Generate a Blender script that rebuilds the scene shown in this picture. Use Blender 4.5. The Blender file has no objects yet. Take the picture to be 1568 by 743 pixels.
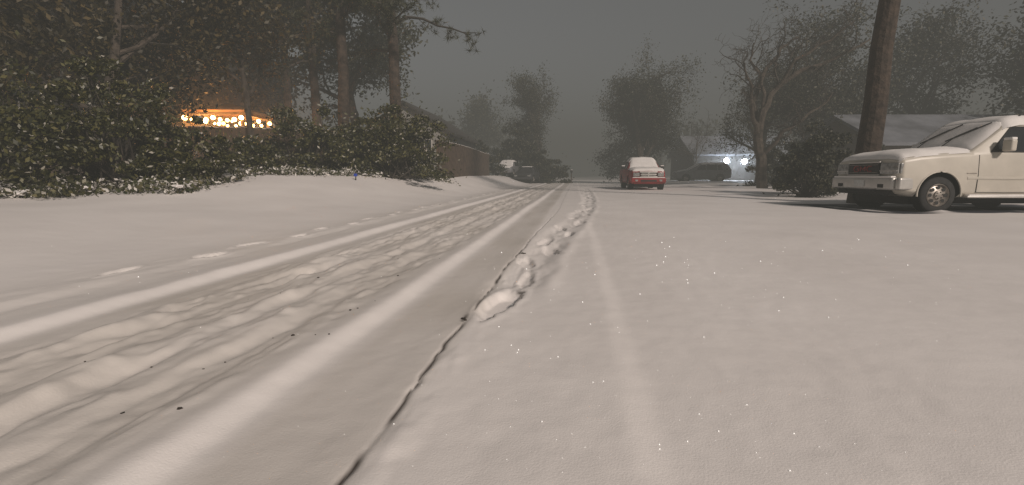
import bpy, bmesh, math, random
import numpy as np
from mathutils import Vector, Matrix
rng = np.random.default_rng(11); random.seed(11)
scene = bpy.context.scene
scene.view_settings.view_transform = 'Standard'
scene.view_settings.look = 'None'
scene.view_settings.exposure = 0
COL = scene.collection

# ------------------------------------------------------------------ materials
def new_mat(name):
    m = bpy.data.materials.new(name); m.use_nodes = True
    nt = m.node_tree
    return m, nt, nt.nodes['Principled BSDF']

def mat(name, col, rough=0.7, metal=0.0, noise=None, bump=None, col2=None, emit=None, es=0, spec=0.5):
    m, nt, b = new_mat(name)
    b.inputs['Roughness'].default_value = rough
    b.inputs['Metallic'].default_value = metal
    b.inputs['Specular IOR Level'].default_value = spec
    b.inputs['Base Color'].default_value = (*col, 1)
    tc = nt.nodes.new('ShaderNodeTexCoord')
    if noise:
        n = nt.nodes.new('ShaderNodeTexNoise'); n.inputs['Scale'].default_value = noise[0]; n.inputs['Detail'].default_value = 6
        nt.links.new(tc.outputs['Object'], n.inputs['Vector'])
        r = nt.nodes.new('ShaderNodeValToRGB')
        c2 = col2 or tuple(c*(1-noise[1]) for c in col)
        r.color_ramp.elements[0].position = 0.35; r.color_ramp.elements[1].position = 0.65
        r.color_ramp.elements[0].color = (*c2, 1); r.color_ramp.elements[1].color = (*col, 1)
        nt.links.new(n.outputs['Fac'], r.inputs['Fac']); nt.links.new(r.outputs['Color'], b.inputs['Base Color'])
    if bump:
        n2 = nt.nodes.new('ShaderNodeTexNoise'); n2.inputs['Scale'].default_value = bump[0]; n2.inputs['Detail'].default_value = 6
        nt.links.new(tc.outputs['Object'], n2.inputs['Vector'])
        bp = nt.nodes.new('ShaderNodeBump'); bp.inputs['Strength'].default_value = bump[1]; bp.inputs['Distance'].default_value = bump[2] if len(bump) > 2 else 0.02
        nt.links.new(n2.outputs['Fac'], bp.inputs['Height']); nt.links.new(bp.outputs['Normal'], b.inputs['Normal'])
    if emit:
        b.inputs['Emission Color'].default_value = (*emit, 1); b.inputs['Emission Strength'].default_value = es
    return m

def leaf_mat(name, stops, rough=0.5):
    m, nt, b = new_mat(name)
    b.inputs['Roughness'].default_value = rough
    g = nt.nodes.new('ShaderNodeNewGeometry'); r = nt.nodes.new('ShaderNodeValToRGB')
    e = r.color_ramp.elements
    e[0].position = stops[0][0]; e[0].color = (*stops[0][1], 1)
    e[1].position = stops[-1][0]; e[1].color = (*stops[-1][1], 1)
    for p, c in stops[1:-1]:
        k = e.new(p); k.color = (*c, 1)
    nt.links.new(g.outputs['Random Per Island'], r.inputs['Fac']); nt.links.new(r.outputs['Color'], b.inputs['Base Color'])
    return m

M = {}
M['bark'] = mat('bark', (.085,.066,.05), .9, noise=(6,.5), bump=(14,.8,.05))
M['pinebark'] = mat('pine_bark', (.066,.046,.033), .9, noise=(5,.6), bump=(9,.9,.06))
M['twig'] = mat('twig', (.055,.046,.037), .9, noise=(3,.4))
M['snowcap'] = mat('snow_on_things', (.86,.83,.81), .8, bump=(35,.35,.01), noise=(5,.06))
M['leaf'] = leaf_mat('shrub_leaf', [(0,(.014,.017,.006)),(.5,(.042,.044,.012)),(.88,(.095,.090,.028)),(.965,(.13,.115,.045)),(.97,(.36,.34,.28)),(1,(.46,.43,.38))], .45)
M['leafsnow'] = leaf_mat('snowy_leaf', [(0,(.03,.04,.012)),(.5,(.08,.08,.03)),(.66,(.13,.11,.05)),(.68,(.5,.48,.44)),(1,(.75,.72,.68))], .6)
M['leafdark'] = leaf_mat('tree_leaf', [(0,(.014,.017,.008)),(.6,(.03,.032,.014)),(1,(.065,.055,.025))], .6)
M['leafbrown'] = leaf_mat('brown_tree_leaf', [(0,(.018,.015,.005)),(.6,(.040,.031,.010)),(1,(.085,.060,.020))], .6)
M['needle'] = leaf_mat('pine_needle', [(0,(.016,.019,.008)),(.6,(.032,.036,.013)),(1,(.065,.058,.022))], .6)
M['glass'] = mat('car_glass', (.02,.022,.025), .12, spec=.6, noise=(3,.4))
M['rubber'] = mat('tyre_rubber', (.03,.03,.03), .85, bump=(60,.4,.01), noise=(8,.4))
M['black'] = mat('black_trim', (.02,.02,.02), .7, noise=(9,.3))
M['alloy'] = mat('alloy_wheel', (.42,.38,.34), .4, .6, noise=(9,.35))
M['chrome'] = mat('bumper_metal', (.62,.6,.57), .35, .45, noise=(6,.15))
M['lamp'] = mat('headlamp_glass', (.40,.40,.39), .15, .1, noise=(14,.5))
M['redplastic'] = mat('red_letters', (.30,.035,.03), .4, noise=(9,.2))
M['paint_beige'] = mat('suv_paint', (.58,.54,.47), .38, .0, noise=(2.2,.14), bump=(60,.06,.004))
M['paint_red'] = mat('red_paint', (.30,.022,.024), .4, 0, noise=(2,.3))
M['paint_grey'] = mat('grey_paint', (.22,.22,.23), .4, .1, noise=(2,.2))
M['paint_dark'] = mat('dark_paint', (.05,.05,.055), .4, .1, noise=(2,.2))
M['plate'] = mat('plate', (.7,.7,.68), .5, noise=(30,.2))
M['wood'] = mat('fence_wood', (.10,.066,.042), .9, noise=(3,.45), bump=(20,.4,.02))
M['siding'] = mat('siding', (.13,.11,.09), .8, noise=(1.5,.2), bump=(6,.2,.02))
M['siding2'] = mat('pale_siding', (.30,.29,.27), .8, noise=(1.5,.15), bump=(6,.2,.02))
M['shingle'] = mat('shingles', (.06,.055,.05), .9, noise=(2.5,.4), bump=(9,.5,.03))
M['roofsnow'] = mat('snow_roof', (.20,.21,.235), .85, noise=(.8,.45), bump=(5,.4,.05))
M['winframe'] = mat('window_frame', (.5,.48,.45), .6, noise=(5,.1))
M['clod'] = mat('dirt_clod', (.06,.05,.042), .95, noise=(30,.5))

# ------------------------------------------------------------------ mesh builder
class MB:
    def __init__(s): s.v=[]; s.f=[]; s.m=[]; s.n=0
    def add(s, v, f, m=0):
        v=np.asarray(v,float).reshape(-1,3); f=np.asarray(f,int)
        s.v.append(v); s.f.append(f+s.n); s.m.append(np.full(len(f),m)); s.n+=len(v)
    def build(s, name, mats, parent=None, smooth=False, loc=None):
        me=bpy.data.meshes.new(name)
        V=np.concatenate(s.v)
        loops=np.concatenate([f.ravel() for f in s.f]); tot=np.concatenate([np.full(len(f),f.shape[1]) for f in s.f])
        st=np.concatenate([[0],np.cumsum(tot)[:-1]])
        me.vertices.add(len(V)); me.vertices.foreach_set('co',V.ravel())
        me.loops.add(len(loops)); me.loops.foreach_set('vertex_index',loops.astype(np.int32))
        me.polygons.add(len(tot)); me.polygons.foreach_set('loop_start',st.astype(np.int32))
        for k in mats: me.materials.append(k)
        me.polygons.foreach_set('material_index',np.concatenate(s.m).astype(np.int32))
        me.polygons.foreach_set('use_smooth',np.full(len(tot),smooth))
        me.update(calc_edges=True)
        o=bpy.data.objects.new(name,me); COL.objects.link(o)
        if parent: o.parent=parent
        if loc is not None: o.location=loc
        return o

def empty(name, loc=(0,0,0), rz=0):
    o=bpy.data.objects.new(name,None); COL.objects.link(o); o.location=loc; o.rotation_euler=(0,0,rz); o.empty_display_size=.3
    return o

def tube(mb, pts, rad, sides=5, m=0):
    pts=np.asarray(pts,float); k=len(pts); rad=np.asarray(rad,float)
    t=np.gradient(pts,axis=0); t/=np.linalg.norm(t,axis=1)[:,None]+1e-9
    ref=np.array([0.,0.,1.]) if abs(t[0,2])<.8 else np.array([1.,0.,0.])
    a=np.cross(t,ref); a/=np.linalg.norm(a,axis=1)[:,None]+1e-9
    b=np.cross(t,a)
    th=np.arange(sides)*2*np.pi/sides
    ring=pts[:,None,:]+rad[:,None,None]*(np.cos(th)[None,:,None]*a[:,None,:]+np.sin(th)[None,:,None]*b[:,None,:])
    i=np.arange(k-1)[:,None]*sides; j=np.arange(sides)[None,:]; j2=(j+1)%sides
    f=np.stack([i+j,i+j2,i+sides+j2,i+sides+j],-1).reshape(-1,4)
    mb.add(ring.reshape(-1,3),f,m)

def unit(v): return v/(np.linalg.norm(v,axis=-1,keepdims=True)+1e-9)
def leaf_quads(mb, c, size, asp=.5, m=0):
    n=len(c); a=unit(rng.normal(size=(n,3))); b=unit(np.cross(a,rng.normal(size=(n,3))))
    s=(size*rng.uniform(.6,1.4,n))[:,None]
    v=np.stack([c-a*s,c+b*s*asp,c+a*s,c-b*s*asp],1).reshape(-1,3)
    mb.add(v,np.arange(4*n).reshape(-1,4),m)
def needles(mb, c, L, w, k, m=0, up=.25):
    n=len(c); c=np.repeat(c,k,0); d=rng.normal(size=(n*k,3)); d[:,2]+=up; d=unit(d)
    b=unit(np.cross(d,rng.normal(size=(n*k,3))))*w; L=(L*rng.uniform(.6,1.2,n*k))[:,None]
    v=np.stack([c-b,c+b,c+d*L],1).reshape(-1,3)
    mb.add(v,np.arange(3*n*k).reshape(-1,3),m)

# ------------------------------------------------------------------ noise
def vnoise(x,y,seed=0):
    r=np.random.default_rng(seed).uniform(-1,1,(256,256))
    xi=np.floor(x).astype(int); yi=np.floor(y).astype(int); fx=x-xi; fy=y-yi
    fx=fx*fx*(3-2*fx); fy=fy*fy*(3-2*fy)
    g=lambda a,b: r[a%256,b%256]
    return (g(xi,yi)*(1-fx)+g(xi+1,yi)*fx)*(1-fy)+(g(xi,yi+1)*(1-fx)+g(xi+1,yi+1)*fx)*fy
def fbm(x,y,seed=0,o=4):
    return sum(vnoise(x*2**i,y*2**i,seed+i)/2**i for i in range(o))
def sm(v): v=np.clip(v,0,1); return v*v*(3-2*v)

# road frame: s along road, t to its right
RD=(math.sin(math.radians(7.6)), math.cos(math.radians(7.6)))
def st(x,y): return x*RD[0]+y*RD[1], x*RD[1]-y*RD[0]
def xy(s,t): return s*RD[0]+t*RD[1], s*RD[1]-t*RD[0]
def base_h(s,t):
    wd=5.8-2.6*sm((s-12)/9)
    b=sm((-3.8-t)/wd)*(.28+.52*sm((s-7)/7)-.06*sm((s-15)/6))
    r=.25*sm((t-3)/8)*sm((s-15)/20)
    return b+r+.018*fbm(s*.22+9,t*.3+4,3,3)*sm((np.abs(t+1)-2)/4)
def gz(x,y):
    s,t=st(x,y); return float(base_h(np.array([s]),np.array([t]))[0])

# ------------------------------------------------------------------ ground
def seq(a,b,step): return np.arange(a,b,step)
def geo(a,b,r):
    o=[a]
    while o[-1]<b: o.append(o[-1]*r)
    return np.array(o)
ts=np.concatenate([-geo(14,260,1.15)[::-1],seq(-13.93,-4.2,.07),seq(-4.2,-.70,.016),seq(-.70,-.40,.007),seq(-.40,1.3,.016),seq(1.3,4,.04),seq(4,16,.1),geo(16,260,1.15)])
ss=np.concatenate([seq(-40,.55,1.0)[:-1],[.3],geo(.6,40,1.009),geo(41.5,650,1.05)])
ts=np.unique(ts); ss=np.unique(ss)
S,T=np.meshgrid(ss,ts,indexing='ij')
Z=base_h(S,T)
wob=.020*vnoise(S*.3,S*0,21)+.007*vnoise(S*1.7,S*0,22)
Tw=T+wob
kn=[(-5,0),(-3.75,.004),(-3.36,.020),(-3.22,.001),(-2.98,.010),(-2.71,.040),(-2.61,-.006),(-2.36,.004),(-2.20,.030),(-2.08,-.002),(-1.92,.010),(-1.80,.028),(-1.71,-.002),(-1.54,.014),(-1.46,-.001),(-1.30,.008),(-1.10,.034),(-1.01,-.007),(-.72,-.002),(-.60,.006),(-.5,.004),(-.2,.006),(.18,.014),(.27,.000),(.62,.003),(1.3,0),(3,0)]
tt=np.arange(-5.5,3.5,.004); pv=np.interp(tt,[a for a,_ in kn],[b for _,b in kn])
kk=np.exp(-(np.arange(-40,41)*.004/.028)**2); kk/=kk.sum(); pv=np.convolve(pv,kk,'same')
Z+=np.interp(Tw,tt,pv)*(1+.15*vnoise(S*.8,S*0,23)+.12*vnoise(S*3,T*2,24))
band=sm((T+2.5)/.2)*(1-sm((T+1.30)/.12))
Z+= band*(.013*fbm(S*.8,T*7,31,4)+.011*fbm(S*3.5,T*10,37,4)+.016*np.maximum(fbm(S*6,T*9,39,2)-.25,0))
bandc=np.exp(-((T+2.16)/.12)**2)+.8*np.exp(-((T+1.78)/.10)**2)
Z+= bandc*(.018*fbm(S*2.6,T*8,33,4)-.022*np.maximum(fbm(S*2.0+7,T*6,34,3)-.1,0))
band2=sm((T+3.8)/.3)*(1-sm((T+3.2)/.2))
Z+= band2*.007*fbm(S*2.3,T*5,41,3)
Z+= .0035*fbm(S*1.3,T*1.5,51,3)+.0014*fbm(S*9,T*12,57,2)
dirt=np.zeros_like(Z)
def footprint(s0,t0,ls,lt,dep,ang=0,rim=.3,dirty=0,nn=1):
    global Z,dirt
    ds=S-s0; dt=T-t0; c,sn=math.cos(ang),math.sin(ang)
    a=(ds*c+dt*sn)/ls; b=(-ds*sn+dt*c)/lt
    nz=nn*(.24*vnoise(S*6+s0*7,T*13,61)+.10*vnoise(S*22+s0*7,T*31,62))
    r=np.sqrt(a*a+b*b)+nz
    Z-=dep*(1-sm((r-.6)/.5)); Z+=dep*rim*np.exp(-((r-1.25)/.22)**2)
    if dirty: dirt=np.maximum(dirt,dirty*np.exp(-((r-.98)/.05)**2)*(b>.1)*np.clip(.5+1.3*vnoise(S*9,T*9,77),0,1))
R=random.Random(4)
s=2.4;k=0
while s<38:
    footprint(s,-2.15+(.09 if k%2 else -.07)+R.uniform(-.03,.03),.2,.05,.022,R.uniform(-.2,.2),.15); s+=R.uniform(.7,1.3); k+=1
s=3.2;k=0
while s<34:
    footprint(s,-3.47+(.07 if k%2 else -.06),.17,.07,.032,R.uniform(-.15,.15)); s+=R.uniform(.65,.85); k+=1
# walking trail right of the crack: a ragged, messy trough of overlapping steps
trail=[(2.72,-.43),(3.45,-.34),(4.1,-.42),(4.75,-.22),(5.4,-.33),(6.1,-.06),(6.9,-.20),(7.7,.08),(8.5,-.03),(9.3,.22),(10.1,.10),(11,.36),(12,.22),(13,.44),(14.1,.32),(15.3,.52),(16.5,.40),(18,.57),(19.5,.43),(21,.6),(23,.48),(25,.62),(27,.55)]
tp=np.interp(S,[a for a,_ in trail],[b for _,b in trail])
tsm=np.interp(S,[2,3.4,4.4,5.4,6.5,8.1,10,12,15,20,28],[-.44,-.39,-.33,-.26,-.13,.02,.17,.31,.43,.51,.57])
trn=sm((S-2.6)/.8)*(1-sm((S-26)/4))
prof=np.exp(-(np.abs((T-tsm+.05*vnoise(S*1.4,S*0,67))/.17))**4)
Z-=.016*prof*trn*(1+.6*vnoise(S*1.6,T*4,66))
Z+=prof*trn*(.015*fbm(S*2.2,T*6,68,4))
Z+=.010*np.exp(-((T-tsm-.24)/.06)**2)*trn*(1+1.1*vnoise(S*2.4,T*5,69))
for (a,b) in trail:
    first = a<2.8
    footprint(a,b,.33 if first else R.uniform(.22,.32),.090 if first else R.uniform(.06,.085),.048 if first else .028,R.uniform(-.2,.2),.12,dirty=.95 if first else (.6 if a<5 else 0),nn=.9 if first else 1.4)
# crack along edge of the asphalt
tc=-.562+.010*vnoise(S*3,S*0,71)+.006*vnoise(S*14,S*0,72)+.05*sm((S-3)/3)+.15*sm((S-5)/6)
wcr=.0065+.005*vnoise(S*7,S*0,73)
on=sm((S-.3)/.3)*(1-sm((S-5.2)/1.2))*np.clip(.60+1.4*vnoise(S*5,S*0,74),0,1)
cr=np.exp(-((T-tc)/wcr)**2)
Z-=.007*np.exp(-((T-tc)/.010)**2)*sm((S-.3)/.3)*(1-sm((S-9)/3))*(.6+.6*vnoise(S*5,S*0,74)); 
Z+=.005*(sm((T-tc)/.03)-sm((T-tc-.05)/.3))
Z+=.008*np.exp(-((T-tc-.07)/.05)**2)*np.maximum(fbm(S*5,T*8,76,3),0)*(S<4)
dirt=np.maximum(dirt,cr*on)
dirt=np.maximum(dirt,.9*np.exp(-((S-2.37)/.08)**2-((T+.572)/.016)**2)*np.clip(.8+vnoise(S*40,T*60,75),0,1))
X,Y=S*RD[0]+T*RD[1], S*RD[1]-T*RD[0]
thin_and_lit=np.interp(Tw,[-4.2,-3.6,-3.0,-2.80,-2.71,-2.64,-2.52,-1.3,-1.16,-1.07,-1.01,-.9,-.57,-.50,1.0],[0,.3,.45,.35,0.05,.05,.85,.8,.5,.05,.1,.8,.85,.15,0])*sm((S-.2)/.4)*(1+.3*vnoise(S*1.5,T*3,25))  # greyer thin snow; ridge slopes facing the light are painted paler to look lit
# bare asphalt below the suv, with its bluish shadow painted into the patch
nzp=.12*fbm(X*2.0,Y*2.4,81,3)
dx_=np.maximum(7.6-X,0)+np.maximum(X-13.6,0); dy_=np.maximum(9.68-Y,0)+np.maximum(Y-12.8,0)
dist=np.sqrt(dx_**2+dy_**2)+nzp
bare_and_shade=1-sm((dist-.02)/.10)
Z-=.012*bare_and_shade
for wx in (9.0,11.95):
    Z+=.05*np.exp(-((X-wx)/.26)**2-((Y-9.86)/.10)**2); bare_and_shade*=1-.9*np.exp(-((X-wx)/.28)**2-((Y-9.84)/.14)**2)
Z+=-.02*np.exp(-((X-7.0)/.35)**2-((Y-8.9)/.5)**2)*(1+fbm(X*6,Y*6,91,2))
ns,ntt=S.shape
i=np.arange(ns-1)[:,None]*ntt; j=np.arange(ntt-1)[None,:]
F=np.stack([i+j,i+ntt+j,i+ntt+j+1,i+j+1],-1).reshape(-1,4)[:, ::-1]
mg,nt,b=new_mat('snow_ground')
def attr(n): 
    a=nt.nodes.new('ShaderNodeAttribute'); a.attribute_name=n; return a
at=attr('dirt'); ab=attr('bare_and_shade'); ath=attr('thin_and_lit')
tcn=nt.nodes.new('ShaderNodeTexCoord')
n1=nt.nodes.new('ShaderNodeTexNoise'); n1.inputs['Scale'].default_value=.9; n1.inputs['Detail'].default_value=8
nt.links.new(tcn.outputs['Object'],n1.inputs['Vector'])
rp=nt.nodes.new('ShaderNodeValToRGB'); rp.color_ramp.elements[0].position=.3; rp.color_ramp.elements[1].position=.7
rp.color_ramp.elements[0].color=(.83,.79,.77,1); rp.color_ramp.elements[1].color=(.91,.87,.85,1)
nt.links.new(n1.outputs['Fac'],rp.inputs['Fac'])
def mix(fac,c1,c2):
    m=nt.nodes.new('ShaderNodeMixRGB'); m.inputs[2].default_value=(*c2,1); nt.links.new(fac,m.inputs[0]); nt.links.new(c1,m.inputs[1]); return m.outputs[0]
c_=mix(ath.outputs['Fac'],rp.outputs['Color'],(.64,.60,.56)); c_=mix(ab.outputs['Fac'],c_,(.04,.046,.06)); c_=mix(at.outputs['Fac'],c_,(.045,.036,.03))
nt.links.new(c_,b.inputs['Base Color'])
b.inputs['Roughness'].default_value=.65; b.inputs['Specular IOR Level'].default_value=.3
def nz(scale): 
    n=nt.nodes.new('ShaderNodeTexNoise'); n.inputs['Scale'].default_value=scale; n.inputs['Detail'].default_value=5
    nt.links.new(tcn.outputs['Object'],n.inputs['Vector']); return n
na=nz(14); nb=nz(160)
b1=nt.nodes.new('ShaderNodeBump'); b1.inputs['Strength'].default_value=.16; b1.inputs['Distance'].default_value=.012
b2=nt.nodes.new('ShaderNodeBump'); b2.inputs['Strength'].default_value=.55; b2.inputs['Distance'].default_value=.002
nt.links.new(na.outputs['Fac'],b1.inputs['Height']); nt.links.new(nb.outputs['Fac'],b2.inputs['Height'])
nt.links.new(b1.outputs['Normal'],b2.inputs['Normal']); nt.links.new(b2.outputs['Normal'],b.inputs['Normal'])
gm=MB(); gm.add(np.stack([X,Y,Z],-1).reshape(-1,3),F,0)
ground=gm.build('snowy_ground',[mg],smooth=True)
for nm,arr in (('dirt',dirt),('bare_and_shade',bare_and_shade),('thin_and_lit',thin_and_lit)):
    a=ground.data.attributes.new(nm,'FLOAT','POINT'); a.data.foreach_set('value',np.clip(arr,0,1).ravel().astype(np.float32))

def surf(s0,t0):
    i=np.searchsorted(ss,s0); j=np.searchsorted(ts,t0); return Z[min(i,ns-1),min(j,ntt-1)]
mb=MB()
def lump(mb,c,r,m=0,flat=.6):
    bm=bmesh.new(); bmesh.ops.create_icosphere(bm,subdivisions=2,radius=1)
    v=np.array([q.co[:] for q in bm.verts]); f=np.array([[q.index for q in p.verts] for p in bm.faces]); bm.free()
    v=v*(1+.2*rng.normal(size=(len(v),1)))*np.array([r*1.3,r,r*flat]); a=rng.uniform(0,6.3); ca,sa=math.cos(a),math.sin(a)
    v=np.stack([v[:,0]*ca-v[:,1]*sa,v[:,0]*sa+v[:,1]*ca,v[:,2]],-1)
    mb.add(v+np.array(c),f,m)
def ball(mb,c,r,m=0):
    bm=bmesh.new(); bmesh.ops.create_icosphere(bm,subdivisions=2,radius=r)
    v=np.array([q.co[:] for q in bm.verts]); f=np.array([[q.index for q in p.verts] for p in bm.faces]); bm.free()
    mb.add(v+np.array(c),f,m)
cl=[(2.36,-.575,.012),(2.34,-.56,.008),(1.97,-1.3,.007),(2.4,-1.23,.007),(2.43,-1.20,.005),(1.97,-1.12,.005),(1.58,-1.51,.006),(1.26,-1.24,.007),(1.25,-1.44,.005),(3.1,-1.82,.007),(4.5,-.50,.018),(4.55,-.48,.01),(1.6,-1.45,.004),(3.3,-1.3,.006)]
for _ in range(16):
    cl.append((R.uniform(1.1,6),R.uniform(-2.0,-1.1),R.uniform(.002,.004)))
for a,b_,r in cl:
    x,y=xy(a,b_); lump(mb,(x,y,surf(a,b_)+r*.0),r)
mb.build('dirt_clods',[M['clod']])
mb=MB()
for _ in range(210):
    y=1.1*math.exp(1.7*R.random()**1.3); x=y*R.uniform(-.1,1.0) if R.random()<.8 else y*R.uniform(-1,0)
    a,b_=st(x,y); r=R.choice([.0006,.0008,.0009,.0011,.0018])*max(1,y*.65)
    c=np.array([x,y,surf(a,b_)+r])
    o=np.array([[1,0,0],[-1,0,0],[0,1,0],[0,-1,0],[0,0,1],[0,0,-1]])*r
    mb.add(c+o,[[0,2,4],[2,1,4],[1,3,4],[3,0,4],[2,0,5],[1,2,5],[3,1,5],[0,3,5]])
ig=mat('glint_glow',(.95,.95,.95),.1,0,noise=(50,.05),emit=(1,.95,.88),es=1.0); ig.cycles.emission_sampling='NONE'  # specks glow by themselves to imitate sparkle on the snow
mb.build('glowing_glints',[ig])

# ------------------------------------------------------------------ vegetation
def grow(mb,p,d,L,r,lvl,P,tips):
    n=6 if lvl==0 else (5 if lvl<3 else 3)
    pts=[p]; dd=d
    for i in range(n):
        dd=unit(dd+P['gn'][lvl]*rng.normal(size=3)+np.array([0,0,P['up'][lvl]])); p=p+dd*L/n; pts.append(p)
    pts=np.array(pts); rad=np.linspace(r,r*P.get('tap',.45),n+1)
    if lvl==0: rad[0]*=1.35
    tube(mb,pts,rad,8 if lvl==0 else (6 if lvl==1 else (4 if lvl==2 else 3)),0 if lvl<2 else 1)
    if lvl==P['max']:
        tips.extend(pts[1:]); return
    if lvl>=P['max']-1: tips.append(pts[-1])
    kids(mb,pts,L,r,lvl,P,tips)
def kids(mb,pts,L,r,lvl,P,tips):
    n=len(pts)-1; nc=P['nch'][lvl]
    for k in range(nc):
        f=P['st'][lvl]+(1-P['st'][lvl])*(k+rng.uniform(.2,1))/nc; f=min(f,.999)
        q=f*n; i=int(q); pos=pts[i]+(pts[i+1]-pts[i])*(q-i)
        td=unit(pts[i+1]-pts[i]); side=unit(np.cross(td,rng.normal(size=3)))
        an=P['an'][lvl]*rng.uniform(.7,1.25)
        cd=td*math.cos(an)+side*math.sin(an)
        rr=(r+(r*P.get('tap',.45)-r)*f)*P.get('rr',.6)
        grow(mb,pos,cd,L*P['lr'][lvl]*rng.uniform(.7,1.15),max(rr,P.get('minr',.008)),lvl+1,P,tips)

def broad(name,x,y,h,r,leaves=8,lsize=.09,spread=.25,P=None,lm='leafdark',first=None,asp=.5):
    z=gz(x,y)-.1
    D=dict(gn=[.10,.2,.28,.35,.4],up=[.12,.06,.04,.0,0],nch=[8,6,5,5,4],st=[.3,.25,.2,.15,.1],an=[.85,.8,.8,.9,.9],lr=[.55,.55,.5,.5,.5],max=3,rr=.6,minr=.012)
    if P: D.update(P)
    mb=MB(); tips=[]
    d0=np.array(first if first else [rng.normal()*.06,rng.normal()*.06,1.0])
    grow(mb,np.zeros(3),unit(d0),h*.72,r,0,D,tips)
    tips=np.array(tips)
    if leaves:
        keep=rng.random(len(tips))<.9; tt=tips[keep]
        c=np.repeat(tt,leaves,0)+rng.normal(size=(len(tt)*leaves,3))*spread
        leaf_quads(mb,c,lsize,asp,2)
    return mb.build(name,[M['bark'],M['twig'],M[lm]],loc=(x,y,z))

def pine(name,x,y,h,r,hb,bl=3.2,nb=34,tufts=9,lean=(0,0),needL=.28,nw=.013):
    z=gz(x,y)-.1; mb=MB()
    n=12; zz=np.linspace(0,h,n+1)
    pts=np.stack([lean[0]*zz/h+.06*rng.normal(size=n+1).cumsum()*.5,lean[1]*zz/h+.04*rng.normal(size=n+1),zz],-1); pts[0,:2]=0
    rad=r*(1-.72*zz/h); rad[0]*=1.25
    tube(mb,pts,rad,12,0)
    cc=[]
    for k in range(nb):
        f=(k+rng.random())/nb; hz=hb+(h-hb)*f; q=hz/h*n; i=min(int(q),n-1); p=pts[i]+(pts[i+1]-pts[i])*(q-i)
        az=rng.uniform(0,2*np.pi); L=bl*(1-.6*f)*rng.uniform(.6,1.15)
        d=np.array([math.cos(az),math.sin(az),rng.uniform(-.25,.4)]); bp=[p]; 
        for s_ in range(5):
            d=unit(d+.2*rng.normal(size=3)); p=p+d*L/5; bp.append(p)
        bp=np.array(bp); tube(mb,bp,np.linspace(.07,.02,6)*(r/.27),5,1)
        for s_ in range(9):
            q=rng.uniform(1.0,5); i=min(int(q),4); a0=bp[i]+(bp[i+1]-bp[i])*(q-i)
            dd=unit(rng.normal(size=3)*np.array([1,1,.6])+d*.8+np.array([0,0,-.05])); e=a0+dd*L*.30*rng.uniform(.5,1.2)
            mid=(a0+e)/2+rng.normal(size=3)*.06
            tube(mb,[a0,mid,e],[.018,.013,.008],3,1)
            for u in np.linspace(.3,1,tufts//2): cc.append(a0+(e-a0)*u+rng.normal(size=3)*.09)
        cc.append(bp[-1])
    needles(mb,np.array(cc),needL,nw,16,2)
    return mb.build(name,[M['pinebark'],M['twig'],M['needle']],loc=(x,y,z))

def shrub(name,x,y,rx,ry,h,n=9000,ls=.06,mat_='leaf',clumps=60,z0=None,asp=.5):
    z=gz(x,y) if z0 is None else z0
    mb=MB(); C=[]
    for k in range(clumps):
        u=unit(rng.normal(size=3)); u[2]=abs(u[2]); rr=rng.uniform(.55,1.08)
        c=np.array([u[0]*rx*rr,u[1]*ry*rr,h*(.08+.86*abs(u[2])*rr)]) 
        c+=rng.normal(size=3)*.12*min(rx,h); c[2]=max(c[2],.08); C.append(c)
        b0=np.array([rng.normal()*.15*rx,rng.normal()*.15*ry,0]); mid=(b0+c)/2+rng.normal(size=3)*.12
        tube(mb,[b0,mid,c],[.03,.02,.008],4,0)
    C=np.array(C); idx=rng.integers(0,len(C),n); cr=rng.uniform(.10,.26,len(C))*min(rx,h*.7)
    dd=unit(rng.normal(size=(n,3)))*(rng.random((n,1))**.45)*np.array([1.25,1.25,.8])
    c=C[idx]+dd*cr[idx][:,None]; c[:,2]=np.maximum(c[:,2],.03)
    m=int(n*.07); jdx=rng.integers(0,len(C),m); c2=C[jdx]+rng.normal(size=(m,3))*cr[jdx][:,None]*1.3; c2[:,2]=np.maximum(c2[:,2],.03)
    leaf_quads(mb,np.concatenate([c,c2]),ls,asp,1)
    return mb.build(name,[M['twig'],M[mat_]],loc=(x,y,z))

# left side shrubs
shrub('shrub',-11.6,10.2,2.3,1.6,3.0,18000,.055,clumps=90)
shrub('shrub',-9.3,11.3,1.35,1.3,3.0,15000,.05,clumps=80)
shrub('shrub',-8.1,11.9,1.1,.9,1.45,8000,.05,clumps=45)
shrub('shrub',-8.4,15.0,1.3,.9,1.15,5000,.06,clumps=35)
shrub('shrub',-7.3,17.0,1.7,1.1,2.1,9000,.06,clumps=55)
shrub('shrub',-4.5,18.2,1.9,1.3,2.8,15000,.06,clumps=80)
shrub('shrub',-6.0,19.2,1.6,1.2,2.5,7000,.07,clumps=50)
# low ground cover with snow caught in it
mb=MB(); C=[]
for k in range(330):
    x=-12.5+rng.random()*5.3; y=8.6+rng.random()*2.6+(x+12.5)*.32
    C.append([x,y,gz(x,y)+.03+.16*rng.random()])
for k in range(240):
    y=12.5+rng.random()*9; x=-8.6+(y-12.5)*.62+rng.normal()*.25
    C.append([x,y,gz(x,y)+.02+.12*rng.random()])
C=np.array(C); c=np.repeat(C,34,0)+rng.normal(size=(len(C)*34,3))*np.array([.17,.15,.07]); leaf_quads(mb,c,.05,.5,0)
for k in range(90):
    q=C[rng.integers(0,len(C))]; lump(mb,(q[0]+rng.normal()*.15,q[1]-.1,q[2]+.01),rng.uniform(.05,.15),1,.45)
mb.build('ground_cover',[M['leafsnow'],M['snowcap']])

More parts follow.
